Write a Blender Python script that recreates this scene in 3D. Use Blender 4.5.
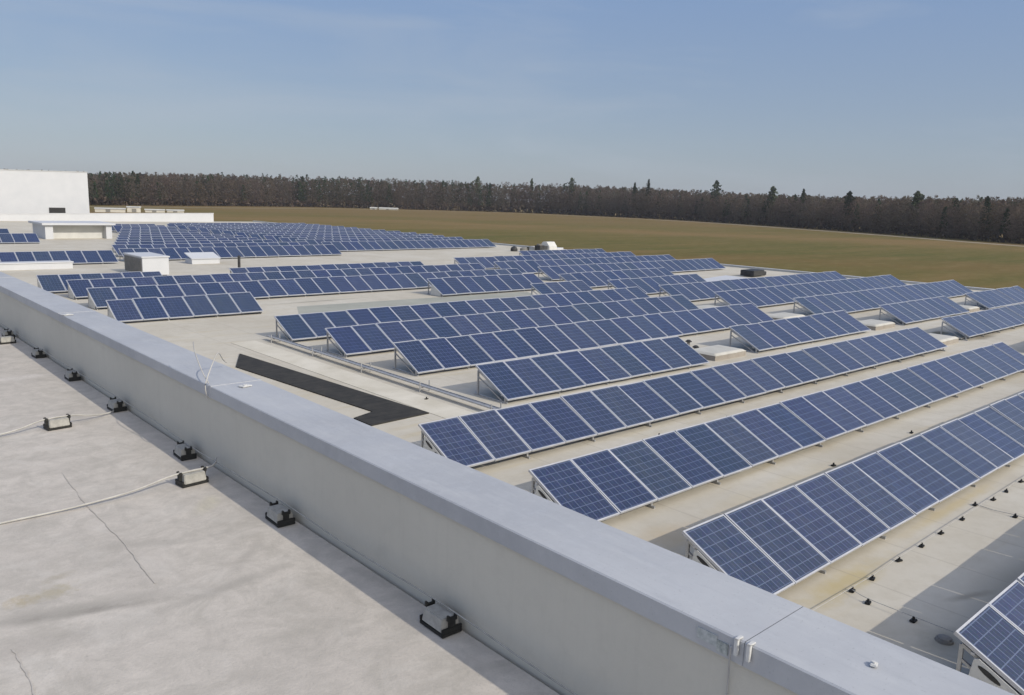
import bpy, math, random
import numpy as np
from mathutils import Vector, Matrix

random.seed(7); rng = np.random.default_rng(7)
R = math.radians
scene = bpy.context.scene
col = scene.collection
for o in list(bpy.data.objects):
    bpy.data.objects.remove(o)

# ------------------------------------------------------------------ camera, sky, sun, exposure
CZ = 12.0                                    # eye height above the ground
ZLOW = CZ - 5.265                            # lower roof
ZUP = CZ - 2.27                              # upper roof (the one the photographer stands on)
F_PX, PITCH, ROLL, YAW = 809.51, 0.1813, 0.0309, 0.8350
cy, sy, cp, sp = math.cos(YAW), math.sin(YAW), math.cos(PITCH), math.sin(PITCH)
fw = Vector((cy * cp, sy * cp, -sp)); rt = Vector((sy, -cy, 0)); up = rt.cross(fw)
r2 = rt * math.cos(ROLL) + up * math.sin(ROLL); u2 = up * math.cos(ROLL) - rt * math.sin(ROLL)
cd = bpy.data.cameras.new('camera'); cam = bpy.data.objects.new('camera', cd); col.objects.link(cam)
cd.sensor_fit = 'HORIZONTAL'; cd.sensor_width = 36; cd.lens = F_PX / 1024 * 36
cd.clip_start = 0.1; cd.clip_end = 8000
m = Matrix(((r2.x, u2.x, -fw.x, 0), (r2.y, u2.y, -fw.y, 0), (r2.z, u2.z, -fw.z, CZ), (0, 0, 0, 1)))
cam.matrix_world = m
scene.camera = cam

SUN = Vector((0.28, -1.5, 1.0)).normalized()
EL = math.asin(SUN.z); AZ = math.atan2(SUN.x, SUN.y)
w = bpy.data.worlds.new('World'); scene.world = w; w.use_nodes = True
nt = w.node_tree; nt.nodes.clear()
wo = nt.nodes.new('ShaderNodeOutputWorld'); bg = nt.nodes.new('ShaderNodeBackground')
sky = nt.nodes.new('ShaderNodeTexSky'); sky.sky_type = 'NISHITA'; sky.sun_disc = False
sky.sun_elevation = EL; sky.sun_rotation = AZ
sky.air_density = 1.0; sky.dust_density = 0.5; sky.ozone_density = 1.0; sky.altitude = 0
bg.inputs['Strength'].default_value = 0.12; SKY_GAIN = 6.9
# hazy spring sky: nishita veiled by an even haze, with a thin high cloud layer
L = nt.links.new
tc = nt.nodes.new('ShaderNodeTexCoord'); sx = nt.nodes.new('ShaderNodeSeparateXYZ'); L(tc.outputs['Generated'], sx.inputs[0])
gr = nt.nodes.new('ShaderNodeValToRGB'); ge = gr.color_ramp.elements
ge[0].position = 0.0; ge[0].color = (0.295, 0.350, 0.455, 1); ge[1].position = 0.62; ge[1].color = (0.120, 0.250, 0.580, 1)
e_ = ge.new(0.07); e_.color = (0.300, 0.368, 0.490, 1); e_ = ge.new(0.25); e_.color = (0.235, 0.350, 0.590, 1)
L(sx.outputs['Z'], gr.inputs[0])
sc_ = nt.nodes.new('ShaderNodeVectorMath'); sc_.operation = 'SCALE'; sc_.inputs['Scale'].default_value = SKY_GAIN; L(gr.outputs[0], sc_.inputs[0])
hz = nt.nodes.new('ShaderNodeMix'); hz.data_type = 'RGBA'; hz.inputs[0].default_value = 0.80
L(sky.outputs[0], hz.inputs[6]); L(sc_.outputs[0], hz.inputs[7])
mp = nt.nodes.new('ShaderNodeMapping'); mp.inputs['Scale'].default_value = (1.6, 1.6, 9); mp.inputs['Rotation'].default_value = (0.25, 0.1, 0.6)
nz = nt.nodes.new('ShaderNodeTexNoise'); nz.inputs['Scale'].default_value = 1.5; nz.inputs['Detail'].default_value = 6; nz.inputs['Roughness'].default_value = 0.55; nz.inputs['Distortion'].default_value = 0.5
cr = nt.nodes.new('ShaderNodeValToRGB'); cr.color_ramp.elements[0].position = 0.46; cr.color_ramp.elements[0].color = (0, 0, 0, 1)
cr.color_ramp.elements[1].position = 0.80; cr.color_ramp.elements[1].color = (0.55, 0.55, 0.55, 1)
mx = nt.nodes.new('ShaderNodeMix'); mx.data_type = 'RGBA'; mx.inputs[7].default_value = (0.50 * SKY_GAIN, 0.56 * SKY_GAIN, 0.64 * SKY_GAIN, 1)
L(tc.outputs['Generated'], mp.inputs['Vector']); L(mp.outputs[0], nz.inputs['Vector']); L(nz.outputs['Fac'], cr.inputs[0])
# hazy warm glow added on the sky's unseen sun side to lift shade fill
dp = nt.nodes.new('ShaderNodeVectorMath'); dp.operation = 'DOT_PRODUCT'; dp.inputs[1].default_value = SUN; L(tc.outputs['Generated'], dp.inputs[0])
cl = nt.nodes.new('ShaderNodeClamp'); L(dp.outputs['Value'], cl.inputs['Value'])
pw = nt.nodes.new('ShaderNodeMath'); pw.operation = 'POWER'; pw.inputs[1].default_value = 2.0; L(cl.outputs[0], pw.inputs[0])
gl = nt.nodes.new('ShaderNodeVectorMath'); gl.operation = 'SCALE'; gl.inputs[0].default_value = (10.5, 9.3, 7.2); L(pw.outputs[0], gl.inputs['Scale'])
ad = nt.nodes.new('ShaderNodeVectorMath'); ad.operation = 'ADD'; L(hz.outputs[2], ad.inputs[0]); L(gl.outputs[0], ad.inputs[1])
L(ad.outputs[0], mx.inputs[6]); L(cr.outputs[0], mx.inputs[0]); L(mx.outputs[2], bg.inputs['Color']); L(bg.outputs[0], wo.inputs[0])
sd = bpy.data.lights.new('sun', 'SUN'); sd.energy = 2.75; sd.angle = R(0.53); sd.color = (1, 0.925, 0.80)
sun = bpy.data.objects.new('sun', sd); col.objects.link(sun); sun.location = (0, 0, 80)
sun.rotation_euler = (-SUN).to_track_quat('-Z', 'Y').to_euler()
scene.view_settings.view_transform = 'Standard'; scene.view_settings.look = 'None'
scene.view_settings.exposure = 0.12; scene.view_settings.gamma = 1.0; scene.view_settings.use_curve_mapping = False

# ------------------------------------------------------------------ materials
def mat(name, base=(0.5, 0.5, 0.5), rough=0.7, metal=0.0, spec=0.5):
    M = bpy.data.materials.new(name); M.use_nodes = True
    b = M.node_tree.nodes['Principled BSDF']
    b.inputs['Base Color'].default_value = (*base, 1); b.inputs['Roughness'].default_value = rough
    b.inputs['Metallic'].default_value = metal; b.inputs['Specular IOR Level'].default_value = spec
    return M

class NB:
    """small helper to chain shader nodes"""
    def __init__(s, M): s.t = M.node_tree; s.b = s.t.nodes['Principled BSDF']
    def n(s, typ, **kw):
        x = s.t.nodes.new('ShaderNode' + typ)
        for k, v in kw.items(): setattr(x, k, v)
        return x
    def l(s, a, b): s.t.links.new(a, b)
    def coord(s, scale=(1, 1, 1), rot=(0, 0, 0), loc=(0, 0, 0), src='Object'):
        t = s.n('TexCoord'); p = s.n('Mapping')
        p.inputs['Scale'].default_value = scale; p.inputs['Rotation'].default_value = rot; p.inputs['Location'].default_value = loc
        s.l(t.outputs[src], p.inputs[0]); return p.outputs[0]
    def noise(s, vec, scale, detail=4, rough=0.55, dist=0.0):
        x = s.n('TexNoise'); x.inputs['Scale'].default_value = scale; x.inputs['Detail'].default_value = detail
        x.inputs['Roughness'].default_value = rough; x.inputs['Distortion'].default_value = dist
        s.l(vec, x.inputs['Vector']); return x.outputs['Fac']
    def ramp(s, fac, stops):
        x = s.n('ValToRGB'); e = x.color_ramp.elements
        while len(e) < len(stops): e.new(0.5)
        for q, (p, c) in zip(e, stops):
            q.position = p; q.color = (c, c, c, 1) if isinstance(c, (int, float)) else (*c, 1)
        s.l(fac, x.inputs[0]); return x.outputs[0]
    def mix(s, fac, a, b, blend='MIX'):
        x = s.n('Mix', data_type='RGBA', blend_type=blend)
        for sock, v in ((x.inputs[0], fac), (x.inputs[6], a), (x.inputs[7], b)):
            if isinstance(v, (int, float)): sock.default_value = v
            elif isinstance(v, tuple): sock.default_value = (*v, 1)
            else: s.l(v, sock)
        return x.outputs[2]
    def math(s, op, a, b=None, c=None):
        x = s.n('Math', operation=op)
        for i, v in enumerate((a, b, c)):
            if v is None: continue
            if isinstance(v, (int, float)): x.inputs[i].default_value = v
            else: s.l(v, x.inputs[i])
        return x.outputs[0]
    def bump(s, h, strength=0.3, dist=0.02):
        x = s.n('Bump'); x.inputs['Strength'].default_value = strength; x.inputs['Distance'].default_value = dist
        s.l(h, x.inputs['Height']); s.l(x.outputs[0], s.b.inputs['Normal'])
    def blob(s, cx, cyy, sx, syy, rot=0.0, namp=0.5, nscale=3.0):
        """soft irregular stain at a place on the surface (object coordinates)"""
        t = s.n('TexCoord'); sub = s.n('VectorMath', operation='SUBTRACT'); sub.inputs[1].default_value = (cx, cyy, 0)
        s.l(t.outputs['Object'], sub.inputs[0])
        p = s.n('Mapping', vector_type='TEXTURE'); p.inputs['Rotation'].default_value = (0, 0, rot); p.inputs['Scale'].default_value = (sx, syy, 1000)
        s.l(sub.outputs[0], p.inputs[0])
        ln = s.n('VectorMath', operation='LENGTH'); s.l(p.outputs[0], ln.inputs[0])
        nn = s.noise(t.outputs['Object'], nscale, 6, 0.65)
        d = s.math('ADD', ln.outputs['Value'], s.math('MULTIPLY', s.math('SUBTRACT', nn, 0.5), namp * 4))
        return s.ramp(d, [(0.25, 1.0), (1.0, 0.0)])
    def color(s, c): s.l(c, s.b.inputs['Base Color'])

def weathered(name, c1, c2, scale, rough=0.7, metal=0.0, spots=0.0, bump=0.15, bs=40, spec=0.4):
    M = mat(name, c1, rough, metal, spec); n = NB(M); v = n.coord()
    a = n.noise(v, scale, 6, 0.6, 0.3); c = n.mix(n.ramp(a, [(0.3, 0.0), (0.72, 1.0)]), c1, c2)
    if spots:
        b = n.noise(v, scale * 6, 5, 0.7); c = n.mix(n.ramp(b, [(0.58, 0.0), (0.8, spots)]), c, tuple(x * 0.45 for x in c1))
    n.color(c); n.bump(n.noise(v, bs, 4), bump, 0.01)
    return M

M = {}
# upper roof: grey bitumen-free membrane with dirt streaks and ponding marks
u = mat('upper_roof_membrane', rough=0.9, spec=0.2); n = NB(u); v = n.coord()
base = n.mix(n.ramp(n.noise(v, 0.9, 6, 0.6, 0.4), [(0.3, 0.0), (0.7, 1.0)]), (0.50, 0.46, 0.41), (0.58, 0.535, 0.475))
base = n.mix(n.ramp(n.noise(v, 11, 7, 0.7), [(0.42, 0.0), (0.75, 0.35)]), base, (0.36, 0.335, 0.30))
base = n.mix(n.ramp(n.noise(v, 70, 3, 0.6), [(0.5, 0.0), (0.8, 0.22)]), base, (0.28, 0.26, 0.235))
vs = n.coord((0.7, 5.0, 1), (0, 0, 0.35))
base = n.mix(n.ramp(n.noise(vs, 1.2, 6, 0.65), [(0.52, 0.0), (0.8, 0.45)]), base, (0.38, 0.355, 0.32))
for (bx, by, sx, sy_, ro, k, c_, na, ns) in (
        (0.98, 4.58, 0.75, 0.10, -0.25, 0.55, (0.24, 0.225, 0.20), 0.30, 5.5), (1.10, 4.50, 0.55, 0.05, -0.3, 0.5, (0.22, 0.205, 0.18), 0.35, 12.0), (1.75, 4.33, 0.50, 0.08, 0.10, 0.45, (0.25, 0.235, 0.21), 0.32, 6.5),
        (0.85, 4.30, 0.55, 0.16, -0.25, 0.35, (0.27, 0.25, 0.225), 0.3, 3.2), (2.0, 4.65, 0.35, 0.06, 0.8, 0.35, (0.28, 0.26, 0.23), 0.25, 4.0),
        (0.80, 4.85, 0.10, 0.09, 0.0, 0.55, (0.36, 0.28, 0.12), 0.55, 16.0), (0.96, 4.86, 0.15, 0.10, 0.3, 0.5, (0.32, 0.27, 0.14), 0.60, 22.0),
        (1.02, 5.05, 0.13, 0.05, 0.4, 0.4, (0.30, 0.26, 0.17), 0.6, 24.0), (2.15, 5.65, 0.25, 0.10, 0.9, 0.35, (0.52, 0.48, 0.32), 0.3, 6.0),
        (1.62, 5.20, 0.35, 0.08, -0.5, 0.25, (0.30, 0.28, 0.25), 0.3, 6.0), (2.05, 10.9, 0.8, 0.18, 0.1, 0.5, (0.62, 0.58, 0.54), 0.2, 3.0),
        (1.85, 3.6, 0.35, 0.09, -0.3, 0.3, (0.32, 0.30, 0.26), 0.3, 6.0)):
    base = n.mix(n.math('MULTIPLY', n.blob(bx, by, sx, sy_, ro, na, ns), k), base, c_)
base = n.mix(n.ramp(n.noise(v, 4.2, 8, 0.72, 0.8), [(0.42, 0.0), (0.66, 0.65)]), base, (0.38, 0.355, 0.315))
base = n.mix(n.ramp(n.noise(v, 2.0, 8, 0.68, 1.2), [(0.52, 0.0), (0.72, 0.4)]), base, (0.60, 0.57, 0.52))
base = n.mix(n.ramp(n.noise(v, 160, 3, 0.6), [(0.60, 0.0), (0.74, 0.4)]), base, (0.22, 0.205, 0.18))
base = n.mix(n.ramp(n.noise(v, 28, 4, 0.7), [(0.64, 0.0), (0.74, 0.35)]), base, (0.26, 0.245, 0.215))
base = n.mix(n.ramp(n.noise(n.coord((1, 1, 1), (0, 0, 0.4)), 1.5, 9, 0.75, 2.0), [(0.50, 0.0), (0.60, 0.28)]), base, (0.36, 0.335, 0.29))
n.color(base); n.bump(n.noise(v, 60, 5), 0.35, 0.006); M['upper'] = u
# lower roof: cream single-ply membrane, yellow ponding stains between the rows
u = mat('lower_roof_membrane', rough=0.85, spec=0.25); n = NB(u); v = n.coord()
base = n.mix(n.ramp(n.noise(v, 0.25, 6, 0.6, 0.5), [(0.32, 0.0), (0.68, 1.0)]), (0.52, 0.48, 0.40), (0.63, 0.60, 0.53))
base = n.mix(n.ramp(n.noise(v, 3.0, 7, 0.7), [(0.45, 0.0), (0.8, 0.4)]), base, (0.40, 0.36, 0.28))
vs = n.coord((0.25, 2.2, 1))
base = n.mix(n.ramp(n.noise(vs, 0.9, 6, 0.65), [(0.56, 0.0), (0.72, 0.4)]), base, (0.52, 0.43, 0.25))
for (bx, by, sx, sy_, ro, k, c_, na, ns) in (
        (10.9, 4.75, 1.7, 0.30, 0.0, 0.65, (0.50, 0.40, 0.18), 0.4, 1.6), (15.5, 4.95, 2.6, 0.16, 0.0, 0.5, (0.50, 0.40, 0.20), 0.4, 1.2),
        (10.2, 7.3, 1.0, 0.5, 0.0, 0.5, (0.50, 0.40, 0.26), 0.4, 1.4), (14.0, 7.4, 3.5, 0.5, 0.0, 0.35, (0.58, 0.49, 0.30), 0.4, 1.0),
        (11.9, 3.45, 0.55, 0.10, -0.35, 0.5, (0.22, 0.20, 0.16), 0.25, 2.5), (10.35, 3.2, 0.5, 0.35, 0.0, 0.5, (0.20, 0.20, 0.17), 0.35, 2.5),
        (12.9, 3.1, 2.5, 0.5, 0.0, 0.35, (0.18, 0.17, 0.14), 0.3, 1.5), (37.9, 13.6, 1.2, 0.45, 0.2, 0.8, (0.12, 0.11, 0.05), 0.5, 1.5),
        (38.3, 12.0, 1.6, 0.3, 0.0, 0.6, (0.15, 0.13, 0.10), 0.4, 1.2), (19.5, 36.0, 3, 0.25, 0.05, 0.55, (0.2, 0.19, 0.16), 0.3, 1.0)):
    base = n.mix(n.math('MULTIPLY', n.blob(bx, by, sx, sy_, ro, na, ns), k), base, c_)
# welded sheet seams every 1.6 m across the rows
sepx = n.n('SeparateXYZ'); n.l(n.coord(), sepx.inputs[0])
fr = n.math('FRACT', n.math('DIVIDE', sepx.outputs['X'], 1.6))
base = n.mix(n.math('MULTIPLY', n.math('LESS_THAN', fr, 0.018), 0.35), base, (0.33, 0.30, 0.26))
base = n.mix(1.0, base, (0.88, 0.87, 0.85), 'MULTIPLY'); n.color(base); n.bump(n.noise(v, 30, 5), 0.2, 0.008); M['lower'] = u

M['grey_membrane'] = weathered('grey_roof_felt', (0.29, 0.295, 0.255), (0.37, 0.37, 0.32), 0.5, 0.9, spots=0.4)
M['walk'] = weathered('pale_walkway_sheet', (0.50, 0.46, 0.37), (0.64, 0.60, 0.51), 0.8, 0.85, spots=0.3)
M['seam'] = weathered('dirty_lap_seam', (0.40, 0.37, 0.33), (0.50, 0.465, 0.415), 6, 0.9)
u = mat('dark_rubber_mat', (0.018, 0.017, 0.015), 0.8, spec=0.3); n = NB(u); v = n.coord()
sp_ = n.n('SeparateXYZ'); n.l(v, sp_.inputs[0]); gr = n.math('FRACT', n.math('MULTIPLY', sp_.outputs['Y'], 3.3))
c = n.mix(n.ramp(gr, [(0.05, 1.0), (0.14, 0.0)]), (0.032, 0.030, 0.026), (0.014, 0.0135, 0.0125))
n.color(n.mix(n.ramp(n.noise(v, 2.5, 6, 0.7), [(0.42, 0.0), (0.75, 0.7)]), c, (0.070, 0.064, 0.052))); M['mat'] = u
M['parapet'] = weathered('parapet_render', (0.51, 0.49, 0.43), (0.575, 0.555, 0.49), 0.5, 0.85, spots=0.12, bs=80, bump=0.12)
u = M['parapet']; n = NB(u); v = n.coord(); old = n.b.inputs['Base Color'].links[0].from_socket
c = n.mix(n.ramp(n.noise(n.coord((1, 9, 0.35)), 1.4, 6, 0.65), [(0.52, 0.0), (0.85, 0.18)]), old, (0.36, 0.345, 0.30))
c = n.mix(n.ramp(n.noise(n.coord((1, 26, 0.5)), 1.0, 4, 0.6), [(0.60, 0.0), (0.80, 0.10)]), c, (0.62, 0.60, 0.54))
c = n.mix(n.ramp(n.noise(v, 9, 7, 0.7), [(0.5, 0.0), (0.85, 0.28)]), c, (0.40, 0.385, 0.34))
n.color(c)
u = mat('metal_coping', rough=0.62, spec=0.35); n = NB(u); v = n.coord()
c = n.mix(n.ramp(n.noise(v, 0.8, 6, 0.6, 0.4), [(0.3, 0.0), (0.7, 1.0)]), (0.355, 0.365, 0.385), (0.44, 0.45, 0.465))
c = n.mix(n.ramp(n.noise(v, 16, 7, 0.75), [(0.5, 0.0), (0.85, 0.45)]), c, (0.50, 0.52, 0.54))
c = n.mix(n.ramp(n.noise(n.coord((9, 0.8, 1)), 3, 5, 0.6), [(0.55, 0.0), (0.8, 0.3)]), c, (0.27, 0.285, 0.31))
c = n.mix(n.ramp(n.noise(n.coord((5, 1.2, 1)), 2.2, 7, 0.7), [(0.5, 0.0), (0.72, 0.35)]), c, (0.52, 0.53, 0.53))
c = n.mix(n.ramp(n.noise(v, 90, 2, 0.5), [(0.66, 0.0), (0.74, 0.35)]), c, (0.22, 0.225, 0.23))
n.color(c); n.l(n.ramp(n.noise(v, 5, 5), [(0.3, 0.5), (0.8, 0.75)]), n.b.inputs['Roughness']); n.bump(n.noise(v, 2.2, 3), 0.10, 0.03); M['coping'] = u
M['patch_a'] = weathered('tape_residue', (0.22, 0.25, 0.24), (0.50, 0.52, 0.50), 60, 0.8)
M['patch_b'] = weathered('pale_tape_residue', (0.30, 0.33, 0.33), (0.52, 0.54, 0.54), 50, 0.8)
M['clip'] = weathered('dull_white_clip', (0.50, 0.50, 0.49), (0.64, 0.64, 0.62), 40, 0.7, spots=0.3)
M['concrete'] = weathered('precast_concrete', (0.27, 0.265, 0.245), (0.42, 0.41, 0.38), 14, 0.9, spots=0.5, bs=150)
M['black_plastic'] = weathered('black_plastic', (0.012, 0.012, 0.012), (0.03, 0.03, 0.028), 20, 0.55)
M['alu'] = weathered('aluminium', (0.44, 0.45, 0.48), (0.54, 0.55, 0.58), 3, 0.45, 0.25, spec=0.5)
M['galv'] = weathered('galvanised_steel', (0.36, 0.37, 0.38), (0.50, 0.50, 0.51), 5, 0.5, 0.5)
M['wire'] = weathered('conductor_wire', (0.34, 0.33, 0.31), (0.48, 0.47, 0.44), 9, 0.8)
M['white'] = weathered('white_sheet_metal', (0.49, 0.505, 0.53), (0.54, 0.55, 0.57), 0.6, 0.6, bump=0.03)
M['dirty_white'] = weathered('weathered_white_paint', (0.50, 0.505, 0.49), (0.60, 0.60, 0.58), 1.2, 0.7, spots=0.25)
M['cream'] = weathered('cream_cladding', (0.46, 0.44, 0.39), (0.56, 0.54, 0.48), 0.3, 0.8)
M['pale'] = weathered('pale_sheeting', (0.42, 0.41, 0.37), (0.54, 0.53, 0.48), 0.3, 0.8)
M['vent_curb'] = weathered('brown_grey_curb', (0.26, 0.23, 0.20), (0.36, 0.33, 0.29), 2, 0.8)
M['vent_grey'] = weathered('grey_louvre', (0.16, 0.155, 0.145), (0.24, 0.23, 0.21), 3, 0.7)
M['dark'] = weathered('dark_housing', (0.020, 0.020, 0.022), (0.05, 0.05, 0.05), 3, 0.6)
M['backsheet'] = mat('panel_backsheet', (0.6, 0.6, 0.6), 0.6)
M['facade'] = weathered('pale_facade_panel', (0.50, 0.50, 0.48), (0.60, 0.60, 0.57), 0.2, 0.7)

PW, PL = 0.98, 1.3595                        # one module, 6 x 8 cells
u = mat('polycrystalline_cells', rough=0.16, spec=0.5); n = NB(u)
t = n.n('TexCoord'); sp_ = n.n('SeparateXYZ'); n.l(t.outputs['Object'], sp_.inputs[0])
gx = n.math('DIVIDE', n.math('SUBTRACT', sp_.outputs['X'], 0.045), (PW - 0.09) / 6)
gy = n.math('DIVIDE', n.math('SUBTRACT', sp_.outputs['Y'], 0.045), (PL - 0.09) / 8)
def edge(g, wd):
    f = n.math('FRACT', g); return n.math('LESS_THAN', n.math('MINIMUM', f, n.math('SUBTRACT', 1.0, f)), wd)
lines = n.math('MAXIMUM', edge(gx, 0.038), edge(gy, 0.038))
bus = edge(n.math('MULTIPLY', gx, 2.0), 0.03)
oi = n.n('ObjectInfo')
cb = n.n('CombineXYZ'); n.l(n.math('FLOOR', gx), cb.inputs[0]); n.l(n.math('FLOOR', gy), cb.inputs[1]); n.l(n.math('MULTIPLY', oi.outputs['Random'], 97.0), cb.inputs[2])
wn = n.n('TexWhiteNoise', noise_dimensions='3D'); n.l(cb.outputs[0], wn.inputs['Vector'])
crys = n.n('TexVoronoi'); crys.inputs['Scale'].default_value = 55; n.l(t.outputs['Object'], crys.inputs['Vector'])
c = n.mix(wn.outputs['Value'], (0.012, 0.023, 0.068), (0.020, 0.036, 0.100))
c = n.mix(n.math('MULTIPLY', oi.outputs['Random'], 0.7), c, (0.011, 0.026, 0.050))
r7 = n.math('FRACT', n.math('MULTIPLY', oi.outputs['Random'], 7.13))
c = n.mix(n.math('MULTIPLY', r7, 0.3), c, (0.022, 0.024, 0.085))
c = n.mix(0.25, c, crys.outputs['Color'], 'SOFT_LIGHT')
c = n.mix(n.math('MULTIPLY', bus, 0.22), c, (0.25, 0.28, 0.36))
c = n.mix(n.math('MULTIPLY', lines, 0.42), c, (0.20, 0.25, 0.38))
# dust film heavier toward the lower edge
dust = n.math('MULTIPLY', n.ramp(n.noise(t.outputs['Object'], 4, 5, 0.6), [(0.3, 0.2), (0.8, 1.0)]), n.math('ADD', 0.02, n.math('MULTIPLY', n.math('FRACT', n.math('MULTIPLY', oi.outputs['Random'], 31.7)), 0.10)))
c = n.mix(dust, c, (0.35, 0.36, 0.36))
n.color(c); n.b.inputs['Specular IOR Level'].default_value = 0.2; n.b.inputs['Coat Weight'].default_value = 0.35; n.b.inputs['Coat Roughness'].default_value = 0.07
n.b.inputs['Roughness'].default_value = 0.3
M['cells'] = u

u = mat('field_grass', rough=0.95, spec=0.1); n = NB(u); v = n.coord()
vs = n.coord((0.35, 1.0, 1), (0, 0, -0.75))
a = n.noise(vs, 0.014, 6, 0.6, 0.6); b = n.noise(vs, 0.05, 6, 0.65); g = n.noise(v, 0.6, 5, 0.6)
sep = n.n('SeparateXYZ'); n.l(v, sep.inputs[0])
dep = n.math('ADD', n.math('MULTIPLY', sep.outputs['X'], 0.78), n.math('MULTIPLY', sep.outputs['Y'], 0.62))
wob = n.math('MULTIPLY', n.math('SUBTRACT', n.noise(n.coord((1, 1, 1)), 0.011, 5, 0.6), 0.5), 170.0)
dd = n.math('DIVIDE', n.math('ADD', dep, wob), 620.0)
RU, OL, TA, GR = (0.185, 0.105, 0.056), (0.130, 0.118, 0.044), (0.205, 0.150, 0.080), (0.098, 0.105, 0.034)
c = n.ramp(dd, [(0.10, RU), (0.17, (0.165, 0.108, 0.052)), (0.24, OL), (0.31, (0.15, 0.115, 0.05)), (0.38, GR), (0.47, OL), (0.56, TA), (0.66, OL), (0.80, (0.175, 0.13, 0.066))])
c = n.mix(n.ramp(n.noise(n.coord((0.12, 1.0, 1), (0, 0, -0.75)), 0.09, 6, 0.65), [(0.45, 0.0), (0.65, 0.6)]), c, TA)
c = n.mix(n.ramp(n.noise(n.coord((0.14, 1.0, 1), (0, 0, -0.75), (300, 90, 0)), 0.07, 6, 0.65), [(0.48, 0.0), (0.66, 0.6)]), c, GR)
c = n.mix(n.ramp(g, [(0.35, 0.0), (0.75, 0.35)]), c, (0.085, 0.070, 0.032))
c = n.mix(1.0, c, (1.04, 0.95, 0.74), 'MULTIPLY')
c = n.mix(n.ramp(n.noise(n.coord((0.5, 1, 1), (0, 0, -0.75)), 0.35, 6, 0.7), [(0.48, 0.0), (0.75, 0.4)]), c, (0.24, 0.19, 0.09))
n.color(c); M['grass'] = u
M['track'] = weathered('sandy_track', (0.26, 0.215, 0.15), (0.33, 0.28, 0.21), 0.05, 0.95)

def foliage(name):
    X = mat(name, rough=0.9, spec=0.1); k = NB(X)
    at = k.n('VertexColor', layer_name='tint'); k.color(at.outputs['Color'])
    tl = k.n('BsdfTranslucent'); k.l(at.outputs['Color'], tl.inputs['Color']); ms = k.n('MixShader'); ms.inputs[0].default_value = 0.42
    out = k.t.nodes['Material Output']; k.l(k.b.outputs[0], ms.inputs[1]); k.l(tl.outputs[0], ms.inputs[2]); k.l(ms.outputs[0], out.inputs['Surface'])
    return X
M['leaf'] = foliage('wood_foliage')
M['pine'] = weathered('pine_needles', (0.034, 0.050, 0.026), (0.062, 0.076, 0.040), 0.6, 0.9)
M['bark'] = weathered('pine_bark', (0.085, 0.060, 0.045), (0.13, 0.095, 0.07), 0.8, 0.95)

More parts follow.
